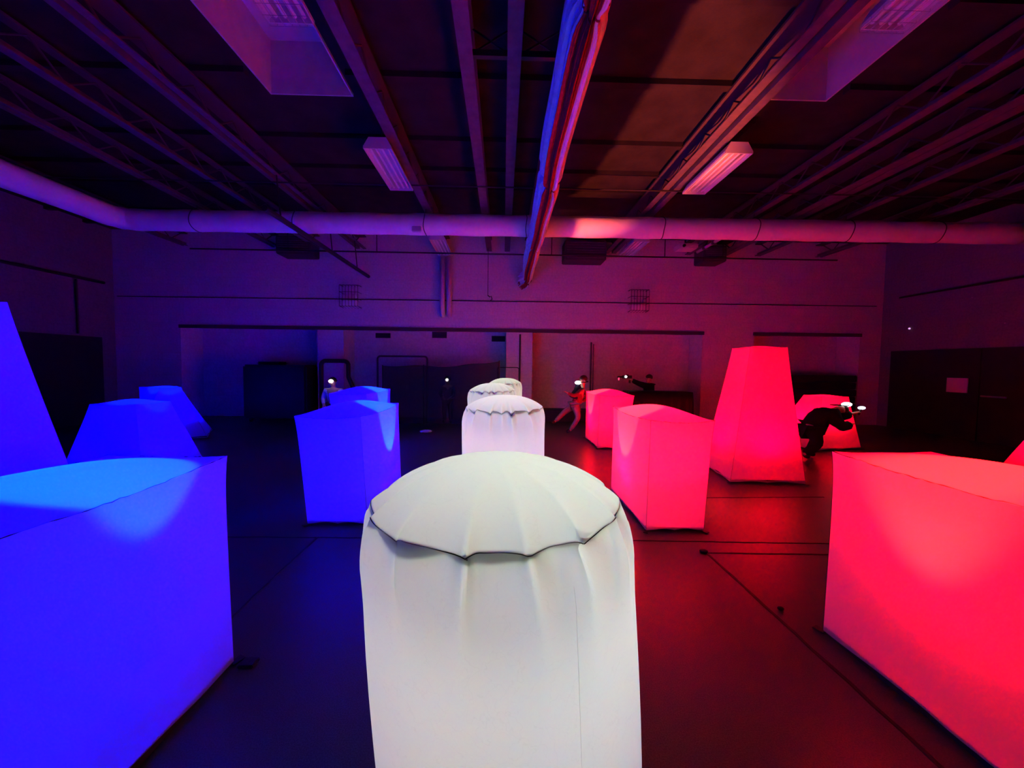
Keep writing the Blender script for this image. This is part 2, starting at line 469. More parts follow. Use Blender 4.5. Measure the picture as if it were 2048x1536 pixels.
# ------------------------------------------------------------------ bunched red and white divider curtain
def curtain():
    t = thing('divider_curtain', (.55, 2, 4.0), 'red and white divider curtain bunched up and tied along the ceiling', 'curtain')
    ties = [2.42, 4.72, 7.25, 10.0]
    NY, NA = 150, 216
    y0, y1 = .4, 10.32
    def ring(y):
        pin = max(math.exp(-((y-c)/.08)**2) for c in ties)
        wob = .03*math.sin(y*1.3)+.012*math.sin(y*4.1)
        s = 1-.46*pin
        cx = .50+.010*y+wob*.4-(.10 if y > 10 else 0)*(y-10)/.3
        cz = 3.92+.02*math.sin(y*2.2)+(0 if y < 10 else -.05)
        out = []
        for k in range(NA):
            a = 2*PI*k/NA
            ple = .022*math.cos(11*a+.8*math.sin(y*.8))+.010*math.cos(23*a+y*.4)+.007*math.cos(54*a-.5*y)
            rx = (.118+ple)*s+(.035*pin if math.cos(a) > .8 and math.sin(a) < 0 else 0); rz = (.28+ple)*(1-.12*pin)
            if math.sin(a) < 0: rz *= 1+.05*math.sin(3*y)
            else: rz *= .55
            out.append((cx+rx*math.cos(a), y, cz+rz*math.sin(a)))
        return out
    R = [ring(y0+(y1-y0)*i/NY) for i in range(NY+1)]
    def red(k):
        a = 360*(k+.5)/NA
        return 226 < a < 283
    for nm, test, m in (('white_cloth', lambda k: not red(k), 'white_cloth'), ('red_cloth', red, 'red_cloth')):
        bm = bmesh.new(); vc = {}
        def v(i, k):
            k %= NA
            if (i, k) not in vc: vc[(i, k)] = bm.verts.new(R[i][k])
            return vc[(i, k)]
        for i in range(NY):
            for k in range(NA):
                if test(k): bm.faces.new((v(i, k), v(i, k+1), v(i+1, k+1), v(i+1, k)))
        obj(nm, bm, M[m], t, True)
    for c in ties:
        rr = ring(c)
        bm = bmesh.new(); tube(bm, [(p[0]+(p[0]-.52)*.08, p[1], p[2]+(p[2]-3.92)*.03) for p in rr[::3]], .008, 6, closed=True)
        tube(bm, [(.53, c, 4.02), (.53, c, 4.6)], .006, 5)
        obj('tie_cord', bm, M['cord'], t)
    # frayed gathered end
    bm = bmesh.new()
    for k in range(9):
        a = 3.6+k*.28
        tube(bm, [(.49+.09*math.cos(a), 10.28, 3.86+.2*math.sin(a)), (.47+.11*math.cos(a), 10.36, 3.83+.24*math.sin(a))], [.022, .008], 6)
    obj('gathered_end', bm, M['red_cloth'], t, True)
curtain()

# ------------------------------------------------------------------ ceiling odds and ends
t = thing('steel_rail', (-3.62, 6.0, 3.88), 'black steel rail sticking out below the joists on the left, ending near the back wall', 'rail')
obj('rail_tube', T([(-3.62, 6.0, 3.88), (-3.62, 10.48, 3.88)], .045, 10), M['blackmetal'], t)
for y in (6.5, 8.4, 9.8): obj('hanger_rod', T([(-3.66, y, 3.91), (-3.72, y, 4.61)], .012, 6), M['blackmetal'], t)

single('sprinkler_pipe', T([(XL, 6.72, 4.585), (XR, 6.72, 4.585)], .012, 8), M['blackmetal'], 'thin dark pipe across the hall just in front of the white duct', 'pipe', loc=(XL, 6.72, 4.585))
bm = T([(-7.8, 9.88, 4.36), (8.6, 9.88, 4.36)], .02, 8)
single('conduit', bm, M['blackmetal'], 'thin black conduit across the top of the back wall', 'pipe')
for x in (-5.4, -3.2, 1.2, 4.1, 5.6):
    single('conduit_drop', T([(x, 9.88, 4.38), (x, 9.88, 5.0)], .012, 6), M['blackmetal'], 'short vertical black drop rod above the back wall conduit', 'rod', 'drop rods above the back wall conduit')
bm = bmesh.new()
box(bm, -.35, .62, 4.0, 4.05, 4.64, 4.70)
for a, b in ((-.36, .05), (.12, .55)):
    tube(bm, [(a, 4.02, 4.92), (b, 4.02, 4.66)], .01, 6); tube(bm, [(b, 4.02, 4.92), (a, 4.02, 4.66)], .01, 6)
single('joist_bridging', bm, M['blackmetal'], 'dark cross bracing between the two middle joists', 'brace')
bm = bmesh.new(); tube(bm, [(4.85, 8.1, 4.45), (4.85, 9.7, 4.45)], .035, 10)
t = thing('cable_tray', (4.85, 8.1, 4.45), 'pale pipe with clamps under the joist right of the far strip light', 'pipe')
obj('pipe_run', bm, M['pale'], t, True)
for y in (8.35, 9.35): obj('hanger_rod', T([(4.85, y, 4.48), (4.92, y, 4.61)], .012, 6), M['blackmetal'], t)
for y in (8.3, 8.55, 8.9, 9.3):
    obj('clamp', B(4.79, 4.91, y, y+.06, 4.40, 4.51, bev=.008), M['joist'], t)
t = thing('projector', (4.35, 9.2, 4.3), 'small pale ceiling projector behind the white duct on the right', 'projector')
obj('body', B(4.15, 4.6, 9.15, 9.5, 4.38, 4.5, bev=.02), M['pale'], t)
obj('bracket', T([(4.35, 9.3, 4.5), (4.35, 9.3, 5.0)], .02, 8), M['blackmetal'], t)
obj('lens', T([(4.25, 9.12, 4.43), (4.25, 9.16, 4.43)], .035, 12), M['black'], t)
def filler(x0, x1, y0, y1, z0, z1, lab):  # added dark boxes standing in for joist ends and their shadows
    t = thing('joist_end_filler', ((x0+x1)/2, y0, z0), lab, 'filler')
    obj('box_body', B(x0, x1, y0, y1, z0, z1, bev=.02), M['web'], t)
    bm = bmesh.new()
    for k in range(7):
        z = z0+.06+k*(z1-z0-.12)/6
        box(bm, x0+.05, x1-.05, y0-.02, y0, z-.012, z+.004)
    obj('box_ribs', bm, M['joist'], t)
filler(1.55, 2.62, 9.95, 10.49, 4.28, 4.78, 'wide dark heater box for shaded joist ends at the top of the back wall, right of the curtain end')
filler(5.15, 5.75, 9.95, 10.49, 4.3, 4.7, 'small dark heater box for shaded joist ends at the top of the back wall, far right')
filler(-5.75, -4.9, 9.95, 10.49, 4.3, 4.75, 'dark heater box for shaded joist ends at the top of the back wall, left side')

# two pipes running down the back wall
for x, lab in ((-1.64, 'pale vertical pipe on the back wall, left one of the pair'), (-1.46, 'pale vertical pipe on the back wall, right one of the pair')):
    single('wall_pipe', T([(x, 10.38, 4.4), (x, 10.38, 2.98), (x, 10.40, 2.92), (x, 10.46, 2.89), (x, 10.5, 2.88)], .07, 14), M['pale'], lab, 'pipe', 'pair of wall pipes', True)
single('wall_conduit', T([(-10.2, 10.485, 3.26), (10.3, 10.485, 3.30)], .013, 6), M['blackmetal'], 'thin dark cable run level across the back wall', 'cable')
t = thing('hanging_cord', (-.42, 10.2, 3.3), 'thin cord with a small hook hanging in front of the back wall', 'cord')
obj('cord_line', T([(-.42, 10.2, 4.6), (-.42, 10.2, 3.36)], .007, 5), M['blackmetal'], t)
obj('hook', T([(-.42, 10.2, 3.38), (-.37, 10.2, 3.34), (-.33, 10.2, 3.36), (-.31, 10.2, 3.28), (-.35, 10.2, 3.25)], .014, 6), M['blackmetal'], t)

def emergency(x, lab):
    t = thing('emergency_light', (x, 10.4, 3.1), lab, 'emergency light', 'caged emergency lights on the back wall')
    obj('lamp_body', B(x-.20, x+.16, 10.30, 10.5, 3.06, 3.22, bev=.02), M['tube'], t)
    for s in (-.13, .13):
        b2 = bmesh.new(); tube(b2, [(x+s, 10.36, 3.30), (x+s, 10.26, 3.34)], [.03, .05], 12)
        obj('lamp_head', b2, M['pale'], t, True)
    bm = bmesh.new()
    for k in range(7):
        xx = x-.24+.08*k; tube(bm, [(xx, 10.49, 3.62), (xx, 10.22, 3.60), (xx, 10.22, 3.05), (xx, 10.49, 3.03)], .006, 4)
    for z in (3.05, 3.24, 3.42, 3.6):
        tube(bm, [(x-.24, 10.49, z), (x-.24, 10.22, z), (x+.24, 10.22, z), (x+.24, 10.49, z)], .006, 4)
    obj('wire_cage', bm, M['blackmetal'], t)
emergency(-4.05, 'caged emergency light on the back wall above the left bay')
emergency(3.62, 'caged emergency light on the back wall right of the curtain')

def vent(x0, x1, z0, z1, lab, y=YA):
    t = thing('wall_vent', ((x0+x1)/2, y, z0), lab, 'vent', 'dark vents under the lintel')
    obj('frame', B(x0, x1, y-.04, y, z0, z1), M['black'], t)
    bm = bmesh.new()
    for k in range(4):
        z = z0+.02+k*(z1-z0-.03)/4; box(bm, x0+.02, x1-.02, y-.055, y-.03, z, z+.012)
    obj('slat', bm, M['door'], t)
vent(-3.68, -3.26, 2.30, 2.44, 'dark wall vent under the lintel, left of the three')
vent(-2.06, -1.64, 2.32, 2.50, 'dark wall vent under the lintel, middle of the three')
vent(-.34, .05, 2.24, 2.40, 'dark wall vent under the lintel, beside the pale pier')
single('wall_slot', B(.43, .475, 10.46, 10.5, .1, 2.4), M['black'], 'thin black upright strip on the pale pier behind the far cylinder', 'strip')
single('stand_pipe', T([(2.55, 11.15, .05), (2.55, 11.15, 2.25)], .025, 10), M['joist'], 'thin dark upright pipe in the middle bay behind the runner', 'pipe')
single('stand_pipe', T([(2.62, 11.15, .05), (2.62, 11.15, 2.2)], .014, 8), M['joist'], 'thinnest dark upright pipe, right beside the thicker one', 'pipe')

# side walls: dark doorways, rail, small things
def side_door(name, x, y0, y1, z1, s):
    o = tag(obj(name, B(min(x, x-s*.06), max(x, x-s*.06), y0, y1, 0, z1), M['door']), kind='structure')
    b = bmesh.new()
    box(b, min(x-s*.06, x-s*.09), max(x-s*.06, x-s*.09), (y0+y1)/2-.01, (y0+y1)/2+.01, .02, z1-.02)
    obj('door_gap', b, M['black'], o)
    b = bmesh.new(); xx = x-s*.12; ym = (y0+y1)/2
    tube(b, [(xx, ym-.5, 1.0), (xx, ym-.08, 1.0)], .02, 8)
    obj('door_handle', b, M['wire'], o)
side_door('door_1', XL, 6.6, 10.1, 2.15, -1)
side_door('door_2', XR, 6.2, 10.15, 2.05, 1)
single('wall_rail', T([(XL+.06, 2, 3.55), (XL+.06, 10.2, 3.55)], .035, 8), M['blackmetal'], 'dark rail along the left side wall above the door', 'rail')
single('wall_rail', T([(XR-.06, 2, 3.45), (XR-.06, 10.0, 3.45)], .025, 8), M['blackmetal'], 'dark rail along the right side wall above the door', 'rail')
single('wall_post', T([(XL+.06, 9.55, 2.2), (XL+.06, 9.55, 3.5)], .025, 8), M['blackmetal'], 'dark upright conduit on the left side wall', 'pipe')
single('door_notice', B(XR-.125, XR-.10, 8.35, 8.75, 1.05, 1.38), M['paper'], 'pale sheet on the dark door in the right side wall', 'notice')
for y, z, r, m, lab in ((9.75, 2.62, .022, 'lamp_violet', 'tiny violet indicator light high on the right side wall'),
                     (8.45, 3.18, .012, 'wire', 'tiny dull fitting on the right side wall, above the notice'),
                     (7.85, 2.55, .014, 'wire', 'tiny dull fitting on the right side wall at the picture edge')):
    b = bmesh.new(); ball(b, (XR-.02, y, z), r)
    single('indicator', b, M[m], lab, 'indicator', smooth=True)

# ------------------------------------------------------------------ furniture and goal frames against the back wall
t = thing('storage_cart', (-5.95, 10.0, 0), 'tall black covered cart standing in the far left bay', 'cart')
bm = B(-6.75, -5.12, 10.1, 10.85, .1, 1.5, bev=.05)
obj('black_cover', bm, M['black'], t)
for x in (-6.6, -5.3):
    for y in (10.2, 10.75):
        obj('caster', T([(x-.02, y, .05), (x+.02, y, .05)], .05, 12), M['blackmetal'], t, True)
bm = bmesh.new(); box(bm, -6.5, -5.9, 10.3, 10.7, 1.5, 1.58, bev=.03)
obj('folded_cover', bm, M['black'], t)

t = thing('table', (4.0, 9.6, 0), 'long table under a black floor-length cloth, in front of the back wall', 'table')
bm = B(3.15, 4.72, 9.45, 10.0, .90, .93, bev=.008); obj('table_top', bm, M['black'], t)
bm = bmesh.new(); n = 60; loop = []
per = [(3.14, 9.44), (4.73, 9.44), (4.73, 10.01), (3.14, 10.01)]
pts = []
for i in range(4):
    a, b = per[i], per[(i+1) % 4]; k = 40 if i % 2 == 0 else 14
    for j in range(k):
        f = j/k; pts.append((a[0]+(b[0]-a[0])*f, a[1]+(b[1]-a[1])*f, i))
nr = [(0, -1), (1, 0), (0, 1), (-1, 0)]
lv = []
for z, amp in ((.935, 0), (.7, .012), (.35, .02), (.01, .028)):
    lv.append([bm.verts.new((p[0]+nr[p[2]][0]*(amp+amp*math.sin(i*1.3)), p[1]+nr[p[2]][1]*(amp+amp*math.sin(i*1.3)), z)) for i, p in enumerate(pts)])
for a, b in zip(lv, lv[1:]):
    for i in range(len(pts)): bm.faces.new((a[i], a[(i+1) % len(pts)], b[(i+1) % len(pts)], b[i]))
bm.faces.new(lv[0])
obj('table_cloth', bm, M['black'], t, True)

t = thing('mat_stack', (8.6, 10.6, 0), 'dark stack of gym mats in the far right bay', 'mats')
for k in range(7):
    obj('gym_mat', B(7.55, 9.8, 10.4+.02*(k % 2), 11.1, .02+k*.195, .205+k*.195, bev=.02), M['mat_navy'], t)
single('floor_mat', B(1.0, 3.05, 10.6, 11.2, 0, .32, bev=.03), M['mat_navy'], 'dark navy mat lying along the wall behind the runner', 'mat', loc=(2, 10.9, 0))

def goal(name, x0, x1, y, h, r, m, lab, corner=.12, depth=.5, lean=0):
    t = thing(name, ((x0+x1)/2, y, 0), lab, 'goal frame')
    pts = [(x0, y, r), (x0, y, h-corner)]
    for k in range(1, 6):
        a = PI-k*PI/2/6; pts.append((x0+corner+corner*math.cos(a), y, h-corner+corner*math.sin(a)))
    for k in range(0, 6):
        a = PI/2-k*PI/2/6; pts.append((x1-corner+corner*math.cos(a), y, h-corner+corner*math.sin(a)))
    pts += [(x1, y, h-corner-.3), (x1+lean, y, r)]
    obj('tube_frame', T(pts, r, 10), m, t, True)
    for x in (x0, x1+lean):
        obj('foot', T([(x, y, r), (x, y+depth, r)], r, 8), m, t)
    return t
goal('goal_frame', -4.72, -4.02, 10.1, 1.62, .055, M['black'], 'small dark arched padded frame behind the pale-shirted player', .12, .3, .5)
goal('goal_frame', -3.3, -2.0, 10.2, 1.76, .025, M['blackmetal'], 'wide thin dark goal frame against the back wall, left of the netting', .08, .25)
t = thing('practice_net', (-1.6, 9.95, 0), 'sagging dark practice net on thin poles, left of the white cylinders', 'net')
bm = bmesh.new(); NX, NZ = 40, 14
def nettop(x): return 1.50+.02*math.sin(x*5)+(.16*max(0, (x+1.2))/1.15)
g = [[bm.verts.new((-3.1+3.0*i/NX, 9.95+.05*math.sin(i*.9)*(1-j/NZ), .02+(nettop(-3.1+3.0*i/NX)-.02)*j/NZ)) for j in range(NZ+1)] for i in range(NX+1)]
for i in range(NX):
    for j in range(NZ): bm.faces.new((g[i][j], g[i+1][j], g[i+1][j+1], g[i][j+1]))
obj('netting', bm, M['net'], t, True)
obj('head_rope', T([(-3.1+3.0*i/NX, 9.95, nettop(-3.1+3.0*i/NX)) for i in range(NX+1)], .012, 6), M['blackmetal'], t)
for x in (-3.1, -2.05, -.1):
    obj('pole', T([(x, 9.97, 0), (x, 9.97, nettop(x)+.03)], .016, 8), M['blackmetal'], t)
goal('goal_frame', -.15, .42, 10.15, 1.5, .012, M['blackmetal'], 'thinnest pale-dark tube frame beside the net, in front of the pier', .06, .2)

# ------------------------------------------------------------------ inflatable barriers
def lerp(a, b, t): return a+(b-a)*t
def block(name, bot, top, zt, lab, group, color, bt=.09, bs=.03, es=.03, flare=.02, n=22):
    cloth = M['fabric_blue_glow'] if color == 'b' else M['fabric_red_glow']
    """bot/top: corners near-left, near-right, far-right, far-left"""
    b = [Vector((x, y, .015)) for x, y in bot]
    tp = [Vector((x, y, zt)) for x, y in top] if not isinstance(zt, (list, tuple)) else [Vector((x, y, z)) for (x, y), z in zip(top, zt)]
    cen = sum(b, Vector())/4
    t = thing(name, (cen.x, cen.y, 0), lab, 'inflatable barrier', group)
    outs = []
    for i in range(4):
        d = (b[(i+1) % 4]-b[i]).normalized(); outs.append(Vector((d.y, -d.x, 0)))
    def flr(i, v):
        c = tp[i]-sum(tp, Vector())/4; c.z = 0
        return c.normalized()*flare*math.exp(-((1-v)/.12)**1.0)
    seedv = random.random()*9
    def side(i, u, v):
        a0 = lerp(b[i], tp[i], v)+flr(i, v); a1 = lerp(b[(i+1) % 4], tp[(i+1) % 4], v)+flr((i+1) % 4, v)
        p = lerp(a0, a1, u)
        s = math.sin(PI*u)
        p = p+outs[i]*(es*s*v*v+bs*s**.7*math.sin(PI*v)**.8)
        p.z -= .018*s*v**8
        # slack wrinkles low down near the corners
        p = p+outs[i]*(.006*math.sin(9*v*PI+seedv+4*u)*s*(1-v)**1.5)
        p.z += -.0*v + (.018*math.exp(-((v)/.06)**2)*abs(math.sin(PI*u*2.0+i)))*s
        return p
    def topf(u, w):
        def e(i, uu): s = math.sin(PI*uu); return outs[i]*(es*s)+Vector((0, 0, -.018*s))
        c = [tp[k]+flr(k, 1) for k in range(4)]
        p = lerp(lerp(c[0], c[1], u), lerp(c[3], c[2], u), w)
        p = p+e(0, u)*(1-w)**3+e(2, 1-u)*w**3+e(1, w)*u**3+e(3, 1-w)*(1-u)**3
        p.z += bt*(math.sin(PI*u)*math.sin(PI*w))**.75
        return p
    bm = bmesh.new()
    def grid(fn, nu, nv):
        g = [[bm.verts.new(fn(i/nu, j/nv)) for j in range(nv+1)] for i in range(nu+1)]
        for i in range(nu):
            for j in range(nv): bm.faces.new((g[i][j], g[i+1][j], g[i+1][j+1], g[i][j+1]))
    for i in range(4): grid(lambda u, v, i=i: side(i, u, v), n, n)
    grid(topf, n, n)
    bmesh.ops.remove_doubles(bm, verts=bm.verts, dist=.0006)
    bmesh.ops.recalc_face_normals(bm, faces=bm.faces)
    for e in bm.edges:
        if len(e.link_faces) == 2 and e.calc_face_angle(0) > math.radians(42): e.smooth = False
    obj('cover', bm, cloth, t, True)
    bm = bmesh.new()
    for i in range(4):
        k = 46
        pts = []
        for j in range(k+1):
            p = side(i, j/k, 1); p = p+outs[i]*.001+Vector((0, 0, random.uniform(-.003, .003)+.001)); pts.append(p)
        bm = T(pts, [random.choice((.0008, .0015, .0024)) for _ in pts], 5)
        obj('top_seam', bm, M['seam'], t)
    for i in range(4):
        obj('side_seam', T([side(i, 0, j/24)+outs[i]*.0005 for j in range(25)], .0014, 5), M['seam'], t)
    # black base under the cover
    bm = bmesh.new()
    q0 = [lerp(cen, p, .985) for p in b]
    a = [bm.verts.new((p.x, p.y, .002)) for p in q0]; c = [bm.verts.new((p.x, p.y, .05)) for p in q0]
    for i in range(4): bm.faces.new((a[i], a[(i+1) % 4], c[(i+1) % 4], c[i]))
    bm.faces.new(a)
    obj('base_skirt', bm, M['black'], t)
    for i in range(4):
        p = b[i]; d = (p-cen); d.z = 0; d.normalize()
        bm = bmesh.new(); q = p-d*.01
        s = Vector((-d.y, d.x, 0))*.02
        vs = [bm.verts.new(x) for x in (q-s+Vector((0, 0, -.012)), q+s+Vector((0, 0, -.012)), q+s+d*.055+Vector((0, 0, -.011)), q-s+d*.055+Vector((0, 0, -.011)))]
        f = bm.faces.new(vs)
        r = bmesh.ops.extrude_face_region(bm, geom=[f])
        bmesh.ops.translate(bm, verts=[v for v in r['geom'] if isinstance(v, bmesh.types.BMVert)], vec=(0, 0, .008))
        obj('anchor_tab', bm, M['black'], t)
    return t, cen

def rect(x0, x1, y0, y1): return [(x0, y0), (x1, y0), (x1, y1), (x0, y1)]
def lit(t, c, wide, beam, pw, pb, tilt, zt=1.0, size=140, bsize=46, off=(0, 0), boff=None, bl=.25):
    spot('barrier_lamp', (c.x+off[0], c.y+off[1], .10), (c.x+off[0]*.6, c.y+off[1], 3), wide, pw, size, 1, .05, t)
    if pb:
        bo = boff or off
        spot('barrier_beam', (c.x+bo[0], c.y+bo[1], .12), (c.x+bo[0]+tilt[0], c.y+bo[1]+tilt[1], 1.12), beam, pb, bsize, bl, .02, t)

GB, GR = 'blue glowing barriers on the left', 'red glowing barriers on the right'
t, c = block('block_barrier', rect(-1.98, -1.37, .72, 1.94), rect(-2.0, -1.42, .72, 1.97), 1.07, 'large blue glowing block barrier nearest the camera at lower left', GB, 'b', bt=.075)
lit(t, c, BLUE_WIDE, BLUE_BEAM, P_BOX*.45, P_BOX_BEAM*1.2, (.19, .14), off=(-.08, 0), boff=(-.12, .05), size=120, bsize=38)
t, c = block('block_barrier', rect(-1.86, -1.29, 3.66, 4.9), rect(-1.92, -1.33, 3.6, 4.88), 1.06, 'blue glowing block barrier midway, second from the camera', GB, 'b')
lit(t, c, BLUE_WIDE, BLUE_BEAM, P_BOX, P_BOX_BEAM, (.42, .05), boff=(-.12, .05), bsize=42)
t, c = block('block_barrier', rect(-2.85, -2.28, 6.6, 7.85), rect(-2.9, -2.3, 6.5, 7.85), 1.05, 'farther blue glowing block barrier peeking over the midway blue one', GB, 'b')
lit(t, c, BLUE_WIDE, BLUE_BEAM, P_BOX, P_BOX_BEAM, (.42, .05), boff=(-.12, .05), bsize=42)
t, c = block('block_barrier', rect(1.9, 2.5, .92, 2.15), rect(1.94, 2.52, .90, 2.17), 1.07, 'large red glowing block barrier nearest the camera at lower right', GR, 'r', bt=.075)
lit(t, c, RED_WIDE, RED_BEAM, P_BOX*.34, P_BOX_BEAM*1.0, (-.24, .12), off=(.13, 0), boff=(.06, 0), size=125, bsize=50, bl=.8)
t, c = block('block_barrier', rect(1.36, 1.91, 3.52, 4.7), rect(1.37, 1.95, 3.5, 4.68), 1.06, 'red glowing block barrier midway, second from the camera', GR, 'r')
lit(t, c, RED_WIDE, RED_BEAM, P_BOX, P_BOX_BEAM, (-.42, .0), boff=(.12, .0), bsize=42)
t, c = block('block_barrier', rect(1.79, 2.36, 7.13, 8.2), rect(1.80, 2.42, 7.05, 8.2), 1.02, 'farther red glowing block barrier left of the midway red one', GR, 'r')
lit(t, c, RED_WIDE, RED_BEAM, P_BOX, P_BOX_BEAM, (-.42, .0), boff=(.12, .0), bsize=42)

# tall and low pyramids
t, c = block('pyramid_barrier', [(-3.2, 1.32), (-2.22, 1.32), (-2.22, 2.28), (-3.2, 2.28)], rect(-2.93, -2.5, 1.57, 2.0), 1.84, 'tall blue glowing pyramid barrier cut by the left picture edge', GB, 'b', bt=.03, bs=.015, es=.01, flare=.01)
lit(t, c, BLUE_WIDE, None, P_TALL*1.3, 0, (0, 0))
t, c = block('pyramid_barrier', [(3.08, 5.05), (4.06, 4.98), (4.16, 5.93), (3.2, 6.0)], [(3.46, 5.32), (3.96, 5.30), (3.98, 5.68), (3.45, 5.72)], 1.85, 'tall red glowing pyramid barrier standing right of the midway red block', GR, 'r', bt=.03, bs=.015, es=.01, flare=.01)
lit(t, c, RED_WIDE, None, P_TALL, 0, (0, 0))
t, c = block('pyramid_barrier', rect(-5.2, -4.15, 4.5, 5.5), rect(-4.95, -4.43, 4.72, 5.2), 1.03, 'low blue glowing pyramid barrier, nearer of the two at left', GB, 'b', bt=.05, bs=.02, es=.015, flare=.01)
lit(t, c, BLUE_WIDE, BLUE_BEAM, P_SMALL, 160, (.05, 0), bsize=38)
t, c = block('pyramid_barrier', [(-6.9, 7.25), (-6.0, 7.9), (-6.6, 8.85), (-7.6, 8.2)], [(-6.8, 7.78), (-6.63, 8.05), (-7.0, 8.4), (-7.36, 7.95)], 1.03, 'low blue glowing pyramid barrier, farther of the two at left', GB, 'b', bt=.03, bs=.02, es=.015, flare=.01)
lit(t, c, BLUE_WIDE, BLUE_BEAM, P_SMALL, 160, (-.1, -.05), bsize=38)
t, c = block('pyramid_barrier', [(5.9, 7.03), (6.98, 7.25), (6.78, 8.3), (5.65, 8.05)], [(6.26, 7.38), (6.8, 7.40), (6.78, 7.9), (6.28, 7.85)], 1.01, 'low red glowing pyramid barrier behind the crouching player', GR, 'r', bt=.03, bs=.02, es=.015, flare=.01)
lit(t, c, RED_WIDE, RED_BEAM, P_SMALL, 90, (.15, 0), bsize=38)
t, c = block('pyramid_barrier', rect(6.38, 7.54, 3.75, 4.9), rect(6.71, 7.21, 4.05, 4.55), 1.04, 'low red glowing pyramid barrier, only its corner showing at the right picture edge', GR, 'r', bt=.03, bs=.02, es=.015, flare=.01)
lit(t, c, RED_WIDE, RED_BEAM, P_SMALL, 90, (0, 0), bsize=38)

# white cylinders
def cylinder(cx, cy, R, lab, lean=0, seed=1, zs=1.135, ztop=1.262, power=1.0, tiltz=.02, dip=.034):
    rnd = random.Random(seed)
    t = thing('cylinder_barrier', (cx, cy, 0), lab, 'inflatable barrier', 'white glowing cylinder barriers in the middle')
    NA = 240
    ga = []
    ang = rnd.uniform(0, .5)
    while ang < 2*PI-.25:
        ga.append((ang, rnd.uniform(.4, 1.0), rnd.uniform(-.35, .35), rnd.uniform(.5, 1.5))); ang += rnd.uniform(.24, .56)
    def crease(a, t_):
        """sharp gathers where the stitching pulls the cloth together"""
        s = 0
        for fa, dep, sl, wd in ga:
            d = (a-fa-sl*t_+PI) % (2*PI)-PI
            w_ = .045*wd*(1+2.5*min(.4, abs(t_)))
            s += dep*(math.exp(-abs(d)/w_)-.35*math.exp(-((d-.11*wd)/(.05*wd))**2))
        return s
    def puff(a):
        """cloth bellies out between neighbouring gathers"""
        for i in range(len(ga)):
            a0 = ga[i][0]; a1 = ga[(i+1) % len(ga)][0]+(2*PI if i == len(ga)-1 else 0)
            aa = a if a >= ga[0][0] else a+2*PI
            if a0 <= aa <= a1: return math.sin(PI*(aa-a0)/(a1-a0))
        return 0
    Rs = R*.90
    def cap(a, f):   # f 0 centre -> 1 seam
        r = Rs*f
        z = zs+(ztop-zs)*(1-f**2.6)**.9
        g = f**2.5
        h_ = f**7
        z -= dip*h_*crease(a, (1-f)*.9)
        z += .008*f**3*puff(a)
        r += f**4*.012*puff(a)-h_*.010*crease(a, 0)
        z += tiltz*r*math.cos(a)+.006*g*puff(a)
        return r, z
    def bod(a, v):   # v 0 seam -> 1 bottom
        zz = zs*(1-v)+.012*v
        drop = zs-zz
        k = min(1, drop/.13)
        r = Rs+(R-Rs)*(math.sin(k*PI/2))**.8
        dec = math.exp(-drop/.10)
        g = min(1, drop/.02)
        r += dec*(.014*puff(a)-.070*g*crease(a, -drop*1.8)-.012*(1-g)*crease(a, 0))
        r += .005*math.sin(5*a+seed)*k+.004*math.sin(3*a+zz*5)*k
        r *= 1-.02*v*v
        zz += tiltz*r*math.cos(a)*(1-v)
        return r, zz
    def pos(a, r, z):
        return Vector((cx+r*math.cos(a)-lean*(z/1.2), cy+r*math.sin(a), z))
    bm = bmesh.new()
    rings = []
    fs = [.06, .15, .25, .35, .45, .55, .64, .72, .79, .85, .9, .94, .97, 1.0]
    c0 = bm.verts.new(pos(0, 0, ztop))
    for f in fs: rings.append([bm.verts.new(pos(2*PI*k/NA, *cap(2*PI*k/NA, f))) for k in range(NA)])
    for k in range(NA): bm.faces.new((c0, rings[0][k], rings[0][(k+1) % NA]))
    for p, q in zip(rings, rings[1:]):
        for k in range(NA): bm.faces.new((p[k], q[k], q[(k+1) % NA], p[(k+1) % NA]))
    obj('top_cap', bm, M['fabric'], t, True)
    bm = bmesh.new(); rings = []
    vs = [0, .006, .014, .024, .036, .05, .066, .084, .105, .13, .16, .2, .26, .34, .44, .55, .66, .77, .88, .95, 1]
    for v in vs:
        ring = []
        for k in range(NA):
            a = 2*PI*k/NA
            r, z = bod(a, v)
            if v == 0: r, z = cap(a, 1.0); r += .001
            ring.append(bm.verts.new(pos(a, r, z)))
        rings.append(ring)
    for p, q in zip(rings, rings[1:]):
        for k in range(NA): bm.faces.new((p[k], q[k], q[(k+1) % NA], p[(k+1) % NA]))
    obj('side_wall', bm, M['fabric'], t, True)
    # stitched seam, wavy and uneven
    bm = bmesh.new()
    pts, rr = [], []
    for k in range(0, NA):
        a = 2*PI*k/NA
        r, z = cap(a, 1.0); pts.append(pos(a, r+.0010, z-.001)); rr.append(.0004+.0010*abs(math.sin(a*3.1+seed))*abs(math.sin(a*7.3)))
    tube(bm, pts, rr, 5, closed=True)
    obj('top_seam', bm, M['seam'], t)
    # seam allowance hanging inside, seen as a scalloped shade through the cloth
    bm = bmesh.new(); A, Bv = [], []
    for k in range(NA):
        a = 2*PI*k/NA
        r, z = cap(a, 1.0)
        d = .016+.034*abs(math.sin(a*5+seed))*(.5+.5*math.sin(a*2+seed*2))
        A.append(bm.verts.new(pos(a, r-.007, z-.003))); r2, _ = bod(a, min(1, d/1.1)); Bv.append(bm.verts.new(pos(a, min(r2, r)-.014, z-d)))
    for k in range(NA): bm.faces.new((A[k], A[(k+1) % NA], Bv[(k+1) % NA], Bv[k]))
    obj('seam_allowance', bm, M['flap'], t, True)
    bm = bmesh.new()
    a0 = -1.12
    pts = [pos(a0, bod(a0, v)[0]+.0006, bod(a0, v)[1]) for v in vs[6:]]
